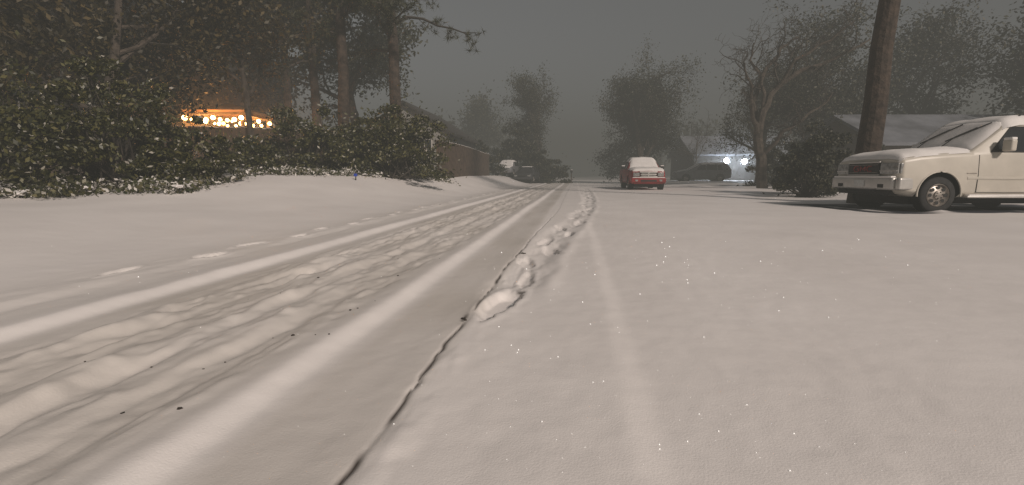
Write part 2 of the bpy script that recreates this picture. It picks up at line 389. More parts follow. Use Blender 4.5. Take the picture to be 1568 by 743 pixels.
# left trees
pine('pine_tree',-5.45,22,17,.30,5.6,4.0,44,11)
pine('pine_tree',-7.1,20.3,17,.26,5.6,3.2,40,11)
pine('pine_tree',-9.3,23,16,.24,4.8,3.6,44,11)
pine('pine_tree',-11.0,24,17,.22,4.6,3.8,44,11)
broad('broadleaf_tree',-8.6,26.5,12.5,.30,18,.12,.38)
broad('broadleaf_tree',-14.0,15.5,11,.26,28,.085,.36,P=dict(st=[.22,.2,.2,.15]),lm='leafbrown')
broad('broadleaf_tree',-11.7,13.4,9.0,.17,26,.08,.34,P=dict(st=[.25,.2,.2,.15]),lm='leafbrown')
broad('broadleaf_tree',-12.8,26,11.5,.25,22,.12,.40,lm='leafbrown')
broad('broadleaf_tree',-17.5,17,11.5,.28,18,.11,.38,lm='leafbrown')
broad('broadleaf_tree',-9.4,17.4,8.5,.13,12,.075,.30,P=dict(st=[.45,.2,.2,.15]),lm='leafbrown')

# right trees
pine('pine_tree',9.75,13.1,17,.31,8.8,4.0,34,9)
OAK=dict(max=4,gn=[.12,.24,.3,.35,.4],nch=[9,6,5,3],lr=[.55,.58,.55,.55],st=[.2,.25,.2,.15],minr=.014)
broad('oak_tree',11.6,42,10.8,.34,6,.08,.32,P=OAK)
broad('oak_tree',13.2,46,9.0,.30,14,.09,.40,P=OAK)
broad('bare_tree',17.9,46.5,5.6,.12,0,P=dict(minr=.02))
# gnarled bare tree: surveyed main limbs, grown side branches
GN=dict(gn=[.20,.34,.40,.45,.5],up=[.06,.04,.03,.02,0],nch=[5,6,5,5,4],st=[.25,.2,.15,.1,.1],an=[.75,.7,.75,.85,.9],lr=[.95,.45,.55,.55,.55],rr=.55,tap=.5,minr=.010,max=4)
gx0,gy0=12.7,24.0; mb=MB(); tips=[]
def limb(pts,r0,r1,go=True):
    P_=np.array(pts,float); P_[:,0]-=gx0
    q=np.linspace(0,len(P_)-1,(len(P_)-1)*3+1); PP=np.stack([np.interp(q,range(len(P_)),P_[:,k]) for k in range(3)],-1); PP[1:-1]+=rng.normal(size=(len(q)-2,3))*.06
    tube(mb,PP,np.linspace(r0,r1,len(q)),8,0)
    if go: kids(mb,PP,3.8,r0*.8,1,GN,tips)
limb([(12.7,0,0),(12.5,.0,1.5),(12.3,.1,2.9),(12.5,.1,4.0)],.28,.19,False)
limb([(12.5,.1,3.9),(13.1,.2,5.0),(14.2,.0,5.8),(15.5,-.4,6.2),(16.9,-.7,7.1)],.18,.04)
limb([(12.3,.1,2.9),(12.2,.5,4.4),(12.7,.7,6.0),(13.6,.9,7.1),(14.4,.8,7.6)],.16,.04)
limb([(12.3,.1,2.8),(11.7,-.3,3.8),(11.4,-.6,5.0),(11.0,-.8,6.0)],.13,.03)
limb([(13.1,.2,5.0),(13.6,-.5,6.2),(14.8,-.9,7.0),(15.6,-1.4,7.7)],.10,.03)
limb([(12.5,0,1.7),(13.3,-.4,2.9),(14.3,-.7,3.6),(15.2,-.9,4.6)],.12,.03)
limb([(12.5,.1,4.0),(12.4,.2,5.2),(11.8,.4,6.4),(11.9,.3,7.2)],.10,.03)
mb.build('gnarled_tree',[M['bark'],M['twig']],loc=(gx0,gy0,gz(gx0,gy0)-.1))
broad('bare_tree',15.6,30,7.4,.20,6,.06,.26,P=dict(max=4,nch=[8,5,4,4],minr=.011))
broad('broadleaf_tree',27.0,31,10.5,.3,6,.10,.40,P=OAK)
broad('broadleaf_tree',22.5,33,10.0,.3,6,.10,.38,P=OAK)
broad('broadleaf_tree',29.5,26,9.0,.3,14,.11,.42,P=dict(max=3))
broad('broadleaf_tree',18.4,30.6,8.4,.25,4,.08,.3,P=OAK)
shrub('shrub',14.6,26,1.4,1.2,2.6,7000,.07,'leafdark',50)
shrub('shrub',11.7,18.3,1.3,1.1,2.7,9000,.06,'leafdark',60)
shrub('shrub',10.3,16.6,1.0,.9,1.7,5000,.05,'leafdark',40)
shrub('shrub',15.2,21.5,1.9,1.1,2.0,7000,.07,'leafdark',50)
# far centre
broad('bare_tree',3.3,50,10.4,.30,4,.09,.35,P=dict(max=4,nch=[9,6,5,4],up=[.15,.16,.12,.05,.03],an=[.6,.6,.7,.8,.8],minr=.016,st=[.15,.2,.2,.15]))
broad('broadleaf_tree',-5.8,74,11,.3,8,.2,.6)
shrub('shrub',.4,47,2.4,1.6,5.2,8000,.12,'leafdark',50)
shrub('shrub',3.0,46,2.6,1.6,3.4,7000,.12,'leafdark',50)
shrub('shrub',-3.2,41,2.2,1.5,3.2,6000,.11,'leafdark',40)
mb=MB()
for k in range(60):
    az=-1.0+2.0*(k+rng.random())/60; D=rng.uniform(75,120); cx,cy=D*math.sin(az),D*math.cos(az)
    if abs(st(cx,cy)[1])<7: continue
    h=rng.uniform(7,13); tube(mb,[[cx,cy,0],[cx+.3,cy,h*.5],[cx,cy,h*.9]],[.3,.2,.05],5,0)
    c=unit(rng.normal(size=(500,3)))*(rng.random((500,1))**.4)*np.array([3.6,3.6,h*.42])+np.array([cx,cy,h*.58]); leaf_quads(mb,c,.36,.5,1)
mb.build('distant_trees',[M['twig'],M['leafdark']])

# ------------------------------------------------------------------ helpers for solid parts
def rbox(name,c,s,bev,m,parent=None,seg=2,rot=None):
    bm=bmesh.new(); bmesh.ops.create_cube(bm,size=1)
    bmesh.ops.scale(bm,vec=s,verts=bm.verts)
    if bev: bmesh.ops.bevel(bm,geom=bm.edges[:],offset=bev,segments=seg,affect='EDGES',profile=.6)
    me=bpy.data.meshes.new(name); bm.to_mesh(me); bm.free(); me.materials.append(m)
    for p in me.polygons: p.use_smooth=bev>0
    if bev: me.set_sharp_from_angle(angle=math.radians(45))
    o=bpy.data.objects.new(name,me); COL.objects.link(o); o.location=c
    if rot: o.rotation_euler=rot
    if parent: o.parent=parent
    return o
def poly(name,pts,m,parent,th=0):
    me=bpy.data.meshes.new(name); me.from_pydata([tuple(p) for p in pts],[],[list(range(len(pts)))]); me.materials.append(m)
    o=bpy.data.objects.new(name,me); COL.objects.link(o); o.parent=parent; return o
def lathe(mb,prof,axis_c,n=40,m=0):
    prof=np.array(prof); th=np.arange(n)*2*np.pi/n
    v=np.stack([prof[:,0][:,None]*np.cos(th),np.repeat(prof[:,1][:,None],n,1),prof[:,0][:,None]*np.sin(th)],-1).reshape(-1,3)+np.array(axis_c)
    k=len(prof); i=np.arange(k-1)[:,None]*n; j=np.arange(n)[None,:]; j2=(j+1)%n
    mb.add(v,np.stack([i+j,i+j2,i+n+j2,i+n+j],-1).reshape(-1,4),m)

# ------------------------------------------------------------------ vehicles
def interp_st(stn,x):
    xs=[q[0] for q in stn]; x=min(max(x,xs[0]),xs[-1])
    return [float(np.interp(x,xs,[q[k] for q in stn])) for k in range(9)]
def top_z(stn,x,y):
    _,w,zb,zl,w5,z5,w6,z6,z7=interp_st(stn,x); y=abs(y)
    return (z7+(z6-z7)*y/w6) if y<=w6 else (z6+(z5-z6)*min((y-w6)/(w5-w6),1))
def side_y(stn,x,z):
    _,w,zb,zl,w5,z5,w6,z6,z7=interp_st(stn,x)
    f=(z-zl)/(z5-zl); return w*.985+(w5-w*.985)*f
def snow_patch(name,stn,x0,x1,wf,th,parent,seed=1,nx=34,ny=20,m=None):
    u=np.linspace(-1,1,nx); v=np.linspace(-1,1,ny); P=[]
    for a in u:
        x=x0+(x1-x0)*(a+1)/2; w5=interp_st(stn,x)[4]
        for b_ in v:
            y=b_*w5*wf*(1+.012*math.sin(x*9+seed)); e=max(abs(a),abs(b_))
            z=top_z(stn,x,y)+th*(1-e**7)*(1+.16*float(vnoise(np.array([x*4.]),np.array([y*4.]),seed)[0]))-(.03 if e>.999 else 0)
            P.append((x,y,z))
    i=np.arange(nx-1)[:,None]*ny; j=np.arange(ny-1)[None,:]
    mb=MB(); mb.add(P,np.stack([i+j,i+ny+j,i+ny+j+1,i+j+1],-1).reshape(-1,4))
    return mb.build(name,[m or M['snowcap']],parent,True)

def wheel(parent,x,y,r,w,side,simple=False,nm='wheel'):
    mb=MB(); s=side
    lathe(mb,[(r*.62,-w/2+.02),(r*.66,-w/2),(r*.9,-w/2),(r*.97,-w/2+.02),(r,-w/2+.05),(r,w/2-.05),(r*.97,w/2-.02),(r*.9,w/2),(r*.66,w/2),(r*.62,w/2-.02)],(0,0,0),44,0)
    o=s*w/2
    lathe(mb,[(r*.62,o-s*.005),(r*.59,o+s*.004),(r*.55,o-s*.03),(r*.50,o-s*.045),(r*.34,o-s*.02),(r*.24,o-s*.012),(r*.22,o+s*.02),(r*.12,o+s*.03),(0.001,o+s*.032)],(0,0,0),44,1)
    if not simple:
        for k in range(8):
            a=k*math.pi/4; cx,cz=r*.42*math.cos(a),r*.42*math.sin(a); n=14
            v=[(cx,o-s*.010,cz)]
            for q in range(n):
                t_=q*2*math.pi/n; rr_=math.cos(t_)*r*.10; tt_=math.sin(t_)*r*.10
                v.append((cx+rr_*math.cos(a)-tt_*math.sin(a),o-s*.010,cz+rr_*math.sin(a)+tt_*math.cos(a)))
            mb.add(v,[[0,1+q,1+(q+1)%n] for q in range(n)],2)
        for k in range(6):
            a=k*math.pi/3+.2; lump(mb,(r*.17*math.cos(a),o+s*.03,r*.17*math.sin(a)),.012,2,1)
        for k in range(56):
            a=k*2*math.pi/56
            for yy in (-.3,0,.3):
                ca,sa=math.cos(a+yy*.2),math.sin(a+yy*.2); h=.007; q=[]
                for dt_,dr in ((-.014,0),(.014,0),(.014,h),(-.014,h)):
                    for dy in (-w*.12,w*.12):
                        q.append(((r+dr)*ca-dt_*sa,yy*w+dy,(r+dr)*sa+dt_*ca))
                mb.add(q,[[0,2,3,1],[4,5,7,6],[0,4,6,2],[1,3,7,5],[2,6,4,0],[6,7,5,4]],0)
    o_=mb.build(nm,[M['rubber'],M['alloy'],M['black']],parent,True,loc=(x,y,r-.03)); o_.data.set_sharp_from_angle(angle=math.radians(40))
    return o_

def vehicle(name,loc,rz,stn,wx,r,paint,windows,W,detail=True,snow=None,bevel=.035):
    e=empty(name,loc,rz)
    sec=[]
    for q in stn:
        x,w,zb,zl,w5,z5,w6,z6,z7=q
        half=[(0,zb),(w*.9,zb),(w,zb+.1),(w*1.012,zb+(zl-zb)*.55),(w*.985,zl),(w5,z5),(w6,z6),(0,z7)]
        ring=[(x,y,z) for y,z in half]+[(x,-y,z) for y,z in half[-2:0:-1]]
        sec.append(ring)
    n=len(sec[0]); V=[p for rr in sec for p in rr]; F=[]
    for i in range(len(sec)-1):
        for j in range(n): F.append([i*n+j,i*n+(j+1)%n,(i+1)*n+(j+1)%n,(i+1)*n+j])
    F.append(list(range(n))[::-1]); F.append([(len(sec)-1)*n+j for j in range(n)])
    me=bpy.data.meshes.new('body'); me.from_pydata(V,[],F); me.materials.append(paint); me.materials.append(M['black'])
    bm=bmesh.new(); bm.from_mesh(me); bmesh.ops.recalc_face_normals(bm,faces=bm.faces); bm.to_mesh(me); bm.free()
    ob=bpy.data.objects.new('body',me); COL.objects.link(ob)
    md=ob.modifiers.new('b','BEVEL'); md.width=bevel; md.segments=3; md.limit_method='ANGLE'; md.angle_limit=math.radians(14)
    cuts=[]
    for cx in wx:
        bm=bmesh.new(); bmesh.ops.create_cone(bm,cap_ends=True,segments=40,radius1=r*1.2,radius2=r*1.2,depth=3)
        bmesh.ops.rotate(bm,cent=(0,0,0),matrix=Matrix.Rotation(math.pi/2,3,'X'),verts=bm.verts)
        bmesh.ops.translate(bm,vec=(cx,0,r+.0),verts=bm.verts)
        cm=bpy.data.meshes.new('c'); bm.to_mesh(cm); bm.free(); cm.materials.append(M['black'])
        co=bpy.data.objects.new('c',cm); COL.objects.link(co); cuts.append(co)
        bo=ob.modifiers.new('c','BOOLEAN'); bo.operation='DIFFERENCE'; bo.object=co; bo.solver='EXACT'
    bpy.context.view_layer.update()
    dg=bpy.context.evaluated_depsgraph_get(); nm=bpy.data.meshes.new_from_object(ob.evaluated_get(dg))
    ob.modifiers.clear(); ob.data=nm
    for c in cuts: bpy.data.objects.remove(c)
    for p in nm.polygons: p.use_smooth=True
    nm.set_sharp_from_angle(angle=math.radians(35)); ob.parent=e
    for cx in wx:
        rbox('wheel_well',(cx,0,r*1.25),(r*2.5,W*2-.55,r*1.7),0,M['black'],e)
    for cx in wx:
        for sd in (-1,1): 
            wheel(e,cx,sd*(W-.13),r,.25,sd,not detail)
            mb=MB(); a=np.linspace(-.12,math.pi+.12,22)
            tube(mb,np.stack([cx+r*1.2*np.cos(a),np.full(22,sd*(W+.004)),r+r*1.2*np.sin(a)],-1),np.full(22,.018),6); mb.build('arch_lip',[paint],e,True)
    for k,wp in enumerate(windows):
        for sd in (-1,1):
            pts=[(x,sd*(side_y(stn,x,z)+.006),z) for x,z in wp]
            if sd>0: pts=pts[::-1]
            poly('side_window',pts,M['glass'],e)
            mb=MB()
            for q in range(len(pts)):
                a,b_=np.array(pts[q]),np.array(pts[(q+1)%len(pts)]); tube(mb,[a,b_],[.012,.012],5)
            mb.build('window_trim',[M['black']],e)
    if snow:
        for k,(a,b_,wf,t_) in enumerate(snow): snow_patch('snow_layer',stn,a,b_,wf,t_,e,k+3)
    return e

def bar(name,pts,r,m,parent,sides=6):
    mb=MB(); tube(mb,pts,[r]*len(pts),sides); return mb.build(name,[m],parent,True)

# --- suv on the right
SUV=[(0,.90,.45,1.0,.88,1.08,.60,1.12,1.13),(.07,.97,.38,1.06,.92,1.14,.62,1.17,1.18),(.4,1.0,.32,1.12,.94,1.20,.64,1.23,1.24),(1.0,1.0,.31,1.17,.94,1.25,.64,1.28,1.29),(1.5,1.0,.31,1.20,.93,1.28,.64,1.32,1.33),
 (2.22,.99,.31,1.22,.83,1.80,.70,1.90,1.93),(2.5,.99,.31,1.22,.83,1.86,.72,1.96,1.98),(4.5,.99,.31,1.22,.83,1.86,.72,1.96,1.98),(4.85,.98,.34,1.22,.82,1.83,.70,1.93,1.95),(4.98,.95,.45,1.2,.85,1.34,.64,1.36,1.37)]
suv=vehicle('suv',(8.17,10.98,-.02),math.radians(0.5),SUV,[.84,3.8],.39,M['paint_beige'],
 [[(1.88,1.27),(2.88,1.26),(2.88,1.79),(2.34,1.79)],[(2.98,1.26),(3.75,1.26),(3.75,1.79),(2.98,1.79)],[(3.86,1.26),(4.68,1.26),(4.62,1.77),(3.86,1.79)]],
 1.0,True,snow=[(.0,1.54,1.03,.10),(1.52,2.25,1.0,.05),(2.16,4.88,1.04,.11)],bevel=.028)
rbox('front_bumper',(-.03,0,.60),(.18,1.84,.27),.05,M['chrome'],suv,3)
for sd in (-1,1):
    rbox('bumper_end',(.14,sd*.955,.60),(.40,.12,.26),.045,M['chrome'],suv,3,rot=(0,0,-sd*.16))
    rbox('headlamp',(.01,sd*.70,.925),(.10,.44,.24),.025,M['lamp'],suv,2,rot=(0,0,sd*-.10))
    rbox('headlamp_side',(.10,sd*.93,.925),(.16,.05,.22),.018,M['lamp'],suv)
    rbox('headlamp_divider',(-.045,sd*.70,.875),(.02,.42,.016),.003,M['chrome'],suv,rot=(0,0,sd*-.10))
    rbox('tow_hook',(-.11,sd*.45,.44),(.06,.05,.05),.012,M['black'],suv)
    rbox('fog_lamp',(-.123,sd*.62,.55),(.01,.16,.08),.004,M['black'],suv)
    rbox('mirror_arm',(2.10,sd*1.0,1.30),(.07,.14,.05),.015,M['black'],suv)
    rbox('mirror',(2.08,sd*1.12,1.39),(.13,.20,.24),.04,M['paint_beige'],suv,3)
    rbox('mirror_snow',(2.08,sd*1.12,1.525),(.12,.18,.06),.026,M['snowcap'],suv,3)
    rbox('running_board',(2.32,sd*1.02,.33),(1.9,.16,.05),.02,M['chrome'],suv)
    rbox('running_board_snow',(2.32,sd*1.025,.365),(1.8,.12,.03),.012,M['snowcap'],suv)
    rbox('side_moulding',(2.35,sd*1.008,.72),(1.9,.02,.06),.006,M['paint_beige'],suv)
    rbox('door_handle',(2.85,sd*1.003,1.05),(.16,.03,.05),.012,M['black'],suv)
    rbox('rear_door_handle',(3.65,sd*1.003,1.05),(.16,.03,.05),.012,M['black'],suv)
    for xx in (1.62,2.93,3.8): bar('door_seam',[(xx,sd*1.009,.42),(xx+.0,sd*1.013,.78),(xx,sd*.985,1.2)],.006,M['black'],suv)
    bar('sill_seam',[(1.62,sd*1.003,.42),(3.3,sd*1.003,.42)],.005,M['black'],suv)
    bar('fender_badge',[(1.38,sd*1.013,.82),(1.58,sd*1.013,.82)],.012,M['alloy'],suv)
    bar('roof_rail',[(2.6,sd*.68,2.0),(2.7,sd*.68,2.07),(4.4,sd*.68,2.07),(4.5,sd*.68,2.0)],.018,M['black'],suv)
    rbox('tail_lamp',(4.92,sd*.91,1.05),(.12,.1,.35),.02,M['redplastic'],suv)
rbox('grille',(-.03,0,.925),(.07,.92,.26),.02,M['black'],suv)
rbox('grille_frame_top',(-.05,0,1.065),(.05,.96,.03),.01,M['chrome'],suv)
rbox('grille_frame_bottom',(-.05,0,.785),(.05,.96,.03),.01,M['chrome'],suv)
for zz in (.84,1.01): bar('grille_bar',[(-.068,-.44,zz),(-.068,.44,zz)],.006,M['alloy'],suv)
def strokes(lst,y0,sc):
    mb=MB()
    for a,b_ in lst: tube(mb,[(-.076,y0-a[0]*sc*1.3,.87+a[1]*sc),(-.076,y0-b_[0]*sc*1.3,.87+b_[1]*sc)],[.011,.011],6)
    mb.build('grille_letter',[M['redplastic']],suv)
G=[((1,.8),(.8,1)),((.8,1),(.2,1)),((.2,1),(0,.7)),((0,.7),(0,.3)),((0,.3),(.2,0)),((.2,0),(1,0)),((1,0),(1,.5)),((1,.5),(.6,.5))]
Mm=[((0,0),(0,1)),((0,1),(.5,.3)),((.5,.3),(1,1)),((1,1),(1,0))]
Cc=[((1,1),(.2,1)),((.2,1),(0,.7)),((0,.7),(0,.3)),((0,.3),(.2,0)),((.2,0),(1,0))]
strokes(G,.27,.11); strokes(Mm,.07,.11); strokes(Cc,-.13,.11)
rbox('valance',(.07,0,.42),(.22,1.6,.14),.03,M['black'],suv)
rbox('licence_plate',(-.13,0,.60),(.012,.31,.15),.003,M['plate'],suv)
rbox('bumper_snow',(-.05,0,.745),(.14,1.76,.04),.018,M['snowcap'],suv)
rbox('rear_bumper',(4.99,0,.55),(.16,1.86,.2),.05,M['chrome'],suv,3)
rbox('underbody',(2.3,0,.29),(2.2,1.2,.26),.05,M['black'],suv)
rbox('rear_axle',(3.8,0,.36),(.2,1.5,.16),.05,M['black'],suv)
rbox('fuel_tank',(4.3,0,.34),(.8,1.2,.22),.05,M['black'],suv)
for yy in (-.15,.5):
    bar('wiper',[(1.50,yy,top_z(SUV,1.5,yy)+.06),(1.72,yy-.14,top_z(SUV,1.72,yy-.14)+.13),(1.98,yy-.34,top_z(SUV,1.98,yy-.34)+.10)],.012,M['black'],suv)
    bar('wiper_blade',[(1.66,yy+.05,top_z(SUV,1.66,yy)+.08),(2.12,yy-.50,top_z(SUV,2.12,yy-.5)+.08)],.014,M['black'],suv)

# --- red pickup
PK=[(0,.74,.42,.86,.70,.92,.45,.95,.96),(.1,.84,.36,.93,.79,.99,.5,1.02,1.03),(.5,.90,.30,.98,.84,1.04,.52,1.07,1.08),(1.45,.91,.30,1.04,.84,1.10,.54,1.13,1.14),
 (2.05,.90,.30,1.07,.70,1.50,.56,1.60,1.62),(2.4,.90,.30,1.07,.70,1.54,.58,1.63,1.66),(3.2,.90,.30,1.07,.70,1.54,.58,1.63,1.65),(3.36,.90,.30,1.07,.82,1.16,.6,1.17,1.17),(4.95,.90,.32,1.06,.84,1.13,.6,1.14,1.14),(5.05,.88,.42,1.04,.82,1.10,.6,1.11,1.11)]
px,py=6.95,24.2
ang=math.atan2(RD[1],RD[0])
pk=vehicle('pickup_truck',(px,py,gz(px,py)),ang-math.radians(-1),PK,[.85,3.85],.36,M['paint_red'],[[(1.85,1.11),(2.6,1.11),(2.6,1.48),(2.2,1.48)],[(2.68,1.11),(3.12,1.11),(3.12,1.48),(2.68,1.48)]],.905,True,
 snow=[(.0,1.47,1.03,.09),(1.47,2.08,.99,.06),(2.0,3.26,1.06,.11),(3.34,5.03,1.0,.08)],bevel=.03)
rbox('front_bumper',(-.06,0,.50),(.2,1.72,.26),.06,M['paint_red'],pk,3)
rbox('air_dam',(.02,0,.36),(.2,1.5,.10),.03,M['paint_red'],pk)
rbox('lower_intake',(-.158,0,.47),(.02,.8,.09),.008,M['black'],pk)
rbox('grille',(-.03,0,.78),(.07,.78,.22),.02,M['black'],pk)
for zz in (.70,.75,.81,.86): bar('grille_bar',[(-.07,-.36,zz),(-.07,.36,zz)],.012,M['chrome'],pk)
rbox('grille_frame_top',(-.05,0,.90),(.06,.86,.045),.012,M['chrome'],pk); rbox('grille_frame_bottom',(-.05,0,.665),(.06,.86,.045),.012,M['chrome'],pk)
rbox('grille_crossbar',(-.06,0,.78),(.05,.06,.22),.01,M['chrome'],pk); rbox('grille_crossbar_wide',(-.062,0,.783),(.05,.8,.045),.01,M['chrome'],pk)
for sd in (-1,1):
    rbox('headlamp',(-.02,sd*.60,.79),(.12,.32,.20),.03,M['lamp'],pk,2,rot=(0,0,-sd*.2))
    rbox('fog_lamp',(-.16,sd*.6,.49),(.02,.14,.09),.008,M['lamp'],pk)
    rbox('mirror',(1.98,sd*1.04,1.17),(.10,.20,.16),.03,M['black'],pk); rbox('mirror_snow',(1.98,sd*1.04,1.265),(.09,.18,.05),.02,M['snowcap'],pk)
    rbox('tail_lamp',(5.04,sd*.82,.9),(.05,.12,.3),.01,M['redplastic'],pk)
    bar('door_seam',[(1.6,sd*.92,.4),(1.6,sd*.918,.7),(1.62,sd*.89,1.05)],.006,M['black'],pk)
rbox('bumper_snow',(-.07,0,.64),(.16,1.6,.04),.018,M['snowcap'],pk)
rbox('grille_snow',(-.055,0,.935),(.06,.9,.03),.012,M['snowcap'],pk)

# --- minivan
MV=[(0,.76,.40,.70,.74,.78,.45,.80,.81),(.12,.86,.30,.78,.82,.85,.5,.88,.89),(.9,.93,.25,.95,.85,1.01,.55,1.04,1.05),(1.15,.93,.25,.98,.84,1.05,.55,1.09,1.1),(2.1,.93,.25,1.02,.74,1.52,.6,1.60,1.62),(2.6,.93,.25,1.02,.74,1.57,.62,1.65,1.67),(4.2,.93,.25,1.02,.74,1.57,.62,1.65,1.67),(4.5,.92,.27,1.02,.72,1.48,.6,1.56,1.58),(4.75,.88,.4,1.0,.8,1.08,.6,1.1,1.1)]
mx,my=14.6,43
mv=vehicle('minivan',(mx,my,gz(mx,my)-.05),math.radians(-6),MV,[.9,3.8],.33,M['paint_grey'],[[(1.75,1.06),(2.55,1.06),(2.55,1.50),(2.2,1.50)],[(2.65,1.06),(3.5,1.06),(3.5,1.52),(2.65,1.52)],[(3.6,1.06),(4.45,1.06),(4.3,1.46),(3.6,1.50)]],.93,False,
 snow=[(.04,1.15,.98,.06),(1.15,2.1,.95,.03),(2.08,4.55,1.02,.06)])
for sd in (-1,1):
    rbox('headlamp',(.06,sd*.66,.66),(.12,.26,.13),.03,M['lamp'],mv); rbox('tail_lamp',(4.72,sd*.82,.9),(.08,.1,.3),.02,M['redplastic'],mv)
    rbox('mirror',(1.75,sd*1.02,1.05),(.1,.16,.13),.03,M['paint_grey'],mv)
rbox('front_bumper',(-.01,0,.46),(.16,1.55,.2),.05,M['paint_grey'],mv,3)
# --- cars far left of the road
SD=[(0,.72,.38,.62,.7,.68,.45,.70,.71),(.12,.84,.26,.70,.8,.77,.5,.80,.81),(1.2,.88,.22,.85,.8,.91,.52,.94,.95),(1.9,.88,.22,.88,.64,1.30,.5,1.37,1.39),(2.3,.88,.22,.88,.64,1.34,.52,1.41,1.43),(3.1,.88,.22,.88,.64,1.32,.52,1.39,1.41),(3.8,.88,.22,.9,.78,.97,.5,1.0,1.01),(4.5,.84,.3,.88,.76,.95,.5,.97,.98),(4.6,.8,.4,.8,.7,.88,.5,.9,.9)]
for nm_,cx,cy,pt,sn in (('parked_car',.9,42,'paint_dark',[(1.88,3.12,.8,.03)]),('parked_car',-.9,43,'paint_grey',[(.03,1.2,.98,.07),(1.2,1.9,.96,.04),(1.88,3.12,1.02,.09),(3.1,4.55,1,.07)])):
    c=vehicle(nm_,(cx,cy,gz(cx,cy)),ang-math.radians(6),SD,[.85,3.6],.31,M[pt],[[(1.65,.92),(2.4,.92),(2.4,1.28),(2.0,1.28)],[(2.5,.92),(3.35,.92),(3.05,1.27),(2.5,1.28)]],.88,False,snow=sn)
    ws=[(x,y,top_z(SD,x,y)+.008) for x,y in ((1.28,-.6),(1.28,.6),(1.84,.5),(1.84,-.5))]
    poly('windscreen',ws,M['glass'],c)
    for sd in (-1,1): rbox('headlamp',(.03,sd*.6,.58),(.1,.28,.12),.03,M['lamp'],c)
    rbox('front_bumper',(-.02,0,.40),(.14,1.5,.18),.04,M[pt],c); rbox('grille',(-.03,0,.58),(.08,.7,.1),.02,M['black'],c)

# ------------------------------------------------------------------ buildings
def house(name,x,y,w,d,hw,hr,axis,wall,roofm,z=None,rz=0,ov=.4,wins=()):
    z=gz(x,y)-.1 if z is None else z
    e=empty(name,(x,y,z),rz)
    a,b_=w/2,d/2
    if axis=='y':
        V=[(-a,-b_,0),(a,-b_,0),(a,-b_,hw),(0,-b_,hr),(-a,-b_,hw),(-a,b_,0),(a,b_,0),(a,b_,hw),(0,b_,hr),(-a,b_,hw)]
    else:
        V=[(-a,b_,0),(-a,-b_,0),(-a,-b_,hw),(-a,0,hr),(-a,b_,hw),(a,b_,0),(a,-b_,0),(a,-b_,hw),(a,0,hr),(a,b_,hw)]
    F=[[0,1,2,3,4],[5,9,8,7,6],[1,6,7,2],[0,4,9,5]]
    me=bpy.data.meshes.new('walls'); me.from_pydata(V,[],F); me.materials.append(wall); o=bpy.data.objects.new('walls',me); COL.objects.link(o); o.parent=e
    half=(a if axis=='y' else b_); sl=(hr-hw)/half; L=(b_ if axis=='y' else a)+ov
    for sd in (-1,1):
        p=[]
        for (q,l,up) in [(0,-L,0),(0,L,0),(half+ov,L,0),(half+ov,-L,0),(0,-L,.16),(0,L,.16),(half+ov,L,.16),(half+ov,-L,.16)]:
            zz=hr-sl*q+.01+up
            p.append((sd*q,l,zz) if axis=='y' else (l,sd*q,zz))
        me=bpy.data.meshes.new('roof'); me.from_pydata(p,[],[[0,1,2,3],[4,7,6,5],[0,4,5,1],[1,5,6,2],[2,6,7,3],[3,7,4,0]]); me.materials.append(roofm)
        bm=bmesh.new(); bm.from_mesh(me); bmesh.ops.recalc_face_normals(bm,faces=bm.faces); bm.to_mesh(me); bm.free()
        o=bpy.data.objects.new('roof_slope',me); COL.objects.link(o); o.parent=e
    for (wx_,wz,ww,wh) in wins:
        rbox('window_frame',(wx_,-b_-.03,wz),(ww+.16,.06,wh+.16),.01,M['winframe'],e)
        rbox('window_glass',(wx_,-b_-.065,wz),(ww,.02,wh),.004,M['glass'],e)
        rbox('window_mullion',(wx_,-b_-.08,wz),(.04,.02,wh),.004,M['winframe'],e)
    for zz in np.arange(.3,hw,.3): rbox('siding_lap',(0,-b_-.012,zz),(w-.02,.02,.02),0,wall,e)
    return e
house('house',-18.8,24.0,11.0,9,4.9,9.0,'y',M['siding'],M['shingle'],wins=[(-1.5,3.6,1,1.4),(2.5,3.6,1,1.4),(2.5,1.3,1.2,1.4)])
house('house',-6.6,36,6.0,8,2.9,4.8,'y',M['siding2'],M['shingle'],rz=math.radians(-7),wins=[(1.3,1.9,.9,1.1),(-1.3,1.9,.9,1.1)])
house('house',24.5,27,12.5,7,2.25,3.85,'x',M['siding'],M['roofsnow'],z=.1,wins=[(-4,1.3,1.1,1.2),(0,1.3,1.6,1.2),(4,1.3,1.1,1.2)])
h4=house('house',24.0,52,11,7,2.7,4.6,'x',M['shingle'],M['roofsnow'],z=.2,wins=[(3.5,1.4,1.2,1.2)])
rbox('garage_door',(-2.6,-3.53,1.1),(3.2,.06,2.2),.01,M['shingle'],h4)
EM=mat('lamp_glow_white',(.9,.9,.9),.4,noise=(3,.05),emit=(.78,.88,1.0),es=220)
def haze_mat(dens):
    hz=bpy.data.materials.new('lit_haze'); hz.use_nodes=True; hn=hz.node_tree; hn.nodes.clear()
    ho=hn.nodes.new('ShaderNodeOutputMaterial'); hv=hn.nodes.new('ShaderNodeVolumeScatter'); hv.inputs['Density'].default_value=dens; hv.inputs['Anisotropy'].default_value=.3
    hn.links.new(hv.outputs[0],ho.inputs['Volume']); return hz
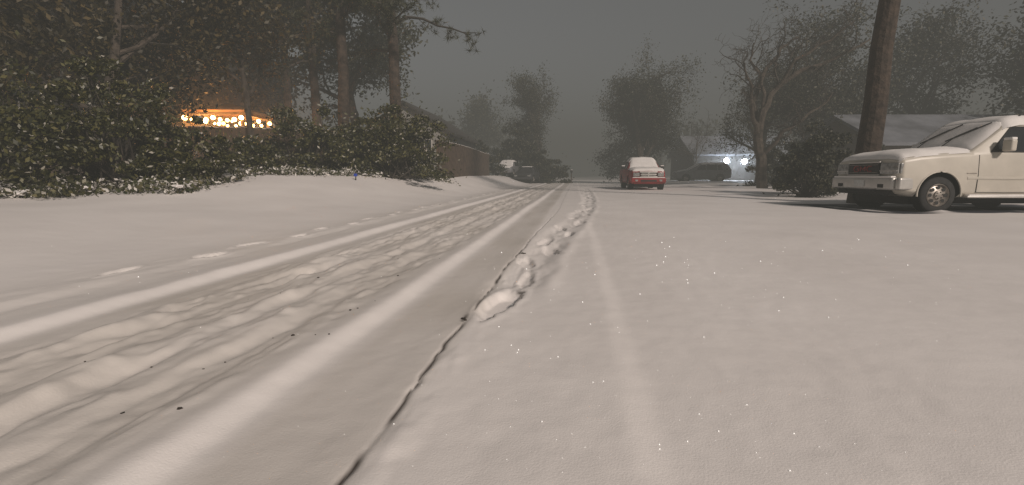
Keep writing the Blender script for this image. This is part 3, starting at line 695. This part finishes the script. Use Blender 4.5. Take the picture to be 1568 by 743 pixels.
for lx,lz in ((-2.9,1.98),(-1.15,1.9)):
    rbox('wall_lamp_bracket',(lx,-3.58,lz+.25),(.1,.16,.1),.02,M['black'],h4)
    rbox('wall_lamp_arm',(lx,-4.3,lz+.3),(.05,1.5,.05),.02,M['black'],h4)
    mb=MB(); ball(mb,(0,0,0),.24); o=mb.build('wall_lamp',[EM],h4,True,loc=(lx,-5.1,lz))
    ld=bpy.data.lights.new('wall_lamp_light','POINT'); ld.energy=110; ld.color=(.72,.84,1); ld.shadow_soft_size=.15
    lo=bpy.data.objects.new('wall_lamp_light',ld); COL.objects.link(lo); lo.parent=h4; lo.location=(lx,-5.6,lz)
mb=MB(); ball(mb,(0,0,0),1); o=mb.build('lamp_haze',[haze_mat(.035)],h4,False,loc=(-2.0,-7.0,2.0)); o.scale=(5,3.3,3.5)

def fence(name,p0,p1,h):
    mb=MB(); p0=np.array(p0,float); p1=np.array(p1,float); L=np.linalg.norm(p1-p0); d=(p1-p0)/L; nrm=np.array([-d[1],d[0]]); n=int(L/.15)
    def bx(c,l,t,z0,z1,m=0):
        q=[]
        for zz in (z0,z1):
            for a_,b2 in ((-1,-1),(1,-1),(1,1),(-1,1)): 
                w=c+d*a_*l/2+nrm*b2*t/2; q.append((w[0],w[1],zz))
        mb.add(q,[[0,3,2,1],[4,5,6,7],[0,1,5,4],[1,2,6,5],[2,3,7,6],[3,0,4,7]],m)
    for k in range(n):
        c=p0+d*(k+.5)*.15; z=gz(*c); hh=h+rng.normal()*.012
        bx(c,.138,.02,z-.05,z+hh); bx(c,.13,.018,z+hh+.001,z+hh+.016,1)
        if k%16==0: bx(c+nrm*.07,.1,.09,z-.05,z+h-.03)
        if k%16==8:
            for rz_ in (.35,1.0,1.6): bx(c+nrm*.045,2.38,.05,z+rz_,z+rz_+.09)
    mb.build(name,[M['wood'],M['snowcap']])
fence('wooden_fence',(-17,16.8),(-5.6,17.9+1.2),1.75)
fence('wooden_fence',(-3.3,21.5),(-1.9,40),1.75)

# gazebo with string lights
gx,gy=-11.6,20.0; zg=gz(gx,gy)+.25
gaz=empty('gazebo',(gx,gy,zg))
fab=mat('canopy_fabric',(.42,.22,.10),.8,noise=(4,.2)); 
for sx in (-1,1):
    for sy in (-1,1): rbox('post',(sx*1.0,sy*1.0,.95),(.12,.12,2.3),.015,M['wood'],gaz)
for sy in (-1,1): rbox('beam',(0,sy*1.0,2.17),(2.3,.1,.14),.01,M['wood'],gaz)
for sx in (-1,1): rbox('side_beam',(sx*1.0,0,2.17),(.1,1.88,.14),.01,M['wood'],gaz)
mb=MB(); e_=1.2; mb.add([(-e_,-e_,2.26),(e_,-e_,2.26),(e_,e_,2.26),(-e_,e_,2.26),(0,0,2.66)],[[0,1,4],[1,2,4],[2,3,4],[3,0,4]],0); 
for (a,b_) in (((-e_,-e_),(e_,-e_)),((e_,-e_),(e_,e_)),((e_,e_),(-e_,e_)),((-e_,e_),(-e_,-e_))):
    mb.add([(*a,2.26),(*b_,2.26),(*b_,2.18),(*a,2.18)],[[0,1,2,3]],0)
mb.build('canopy',[fab],gaz)
EO=mat('bulb_glow',(.9,.6,.3),.4,noise=(3,.05),emit=(1.0,.50,.14),es=45)
mb=MB(); mw=MB()
for yy,n_,br in ((-1.26,9,.09),(0,7,.075),(.9,7,.075)):
    xs=np.linspace(-1.1,1.1,n_); zz=2.02-.10*np.abs(np.sin(np.linspace(0,2*np.pi,n_)))-.02
    for x_,z_ in zip(xs,zz): ball(mb,(x_,yy,z_-.05),br*rng.uniform(.6,1.15))
    tube(mw,np.stack([xs,np.full(n_,yy),zz+.04],-1),[.008]*n_,4)
mb.build('string_bulbs',[EO],gaz,True); mw.build('string_wire',[M['black']],gaz)
for lx,ly,en in ((-.6,-.5,200),(.6,.4,200),(.0,-1.7,120)):
    ld=bpy.data.lights.new('bulb_light','POINT'); ld.energy=en; ld.color=(1,.46,.14); ld.shadow_soft_size=.25
    lo=bpy.data.objects.new('bulb_light',ld); COL.objects.link(lo); lo.parent=gaz; lo.location=(lx,ly,1.9)
mb=MB(); ball(mb,(0,0,0),1); o=mb.build('bulb_haze',[haze_mat(.02)],gaz,False,loc=(0,-.6,2.2)); o.scale=(4.5,3.0,3.2)

mxx,myy=6.0,48.; mbx=empty('mailbox',(mxx,myy,gz(mxx,myy)))
rbox('post',(0,0,.5),(.1,.1,1.05),.01,M['wood'],mbx); rbox('box',(0,-.05,1.15),(.2,.5,.26),.08,M['black'],mbx,4); rbox('box_snow',(0,-.05,1.29),(.17,.45,.05),.02,M['snowcap'],mbx)
bx_,by_=-5.2,15.8; mk=empty('marker_stake',(bx_,by_,gz(bx_,by_)))
rbox('stake',(0,0,.08),(.03,.03,.25),.004,M['black'],mk); rbox('reflector',(0,-.02,.17),(.12,.03,.1),.02,mat('blue_plastic',(.02,.06,.4),.4,noise=(9,.2)),mk)

# ------------------------------------------------------------------ haze of falling snow
bm=bmesh.new(); bmesh.ops.create_cube(bm,size=1); bmesh.ops.scale(bm,vec=(800,760,20),verts=bm.verts); bmesh.ops.translate(bm,vec=(0,300,8),verts=bm.verts)
me=bpy.data.meshes.new('fog'); bm.to_mesh(me); bm.free()
fo=bpy.data.objects.new('fog',me); COL.objects.link(fo)
fm=bpy.data.materials.new('fog'); fm.use_nodes=True; nt=fm.node_tree; nt.nodes.clear()
out=nt.nodes.new('ShaderNodeOutputMaterial'); va=nt.nodes.new('ShaderNodeVolumeAbsorption'); em=nt.nodes.new('ShaderNodeEmission'); ad=nt.nodes.new('ShaderNodeAddShader')
SG=.0170
va.inputs['Color'].default_value=(0,0,0,1); va.inputs['Density'].default_value=SG
em.inputs['Color'].default_value=(.124,.119,.105,1); em.inputs['Strength'].default_value=SG
nt.links.new(va.outputs[0],ad.inputs[0]); nt.links.new(em.outputs[0],ad.inputs[1]); nt.links.new(ad.outputs[0],out.inputs['Volume'])
me.materials.append(fm)

# ------------------------------------------------------------------ light
az=math.radians(148); el=math.radians(29)
w=bpy.data.worlds.new('World'); scene.world=w; w.use_nodes=True; nt=w.node_tree
bg=nt.nodes['Background']; sk=nt.nodes.new('ShaderNodeTexSky'); sk.sky_type='NISHITA'; sk.sun_disc=False; sk.sun_elevation=el; sk.sun_rotation=az
hs=nt.nodes.new('ShaderNodeHueSaturation'); hs.inputs['Saturation'].default_value=.15
nt.links.new(sk.outputs[0],hs.inputs['Color']); nt.links.new(hs.outputs[0],bg.inputs['Color']); bg.inputs['Strength'].default_value=.043
sd=bpy.data.lights.new('sun','SUN'); sd.energy=5.0; sd.angle=math.radians(5); sd.color=(1,.865,.765)
so=bpy.data.objects.new('sun',sd); COL.objects.link(so)
pos=Vector((math.sin(az)*math.cos(el),math.cos(az)*math.cos(el),math.sin(el)))
so.rotation_euler=(-pos).to_track_quat('-Z','Y').to_euler(); so.location=(10,-20,20)

cam=bpy.data.cameras.new('camera'); co=bpy.data.objects.new('camera',cam); COL.objects.link(co)
co.location=(0,0,.76); co.rotation_euler=(math.radians(90-8.14),0,0); cam.lens=16.53; cam.sensor_width=36; cam.clip_start=.05; cam.clip_end=2000
scene.camera=co
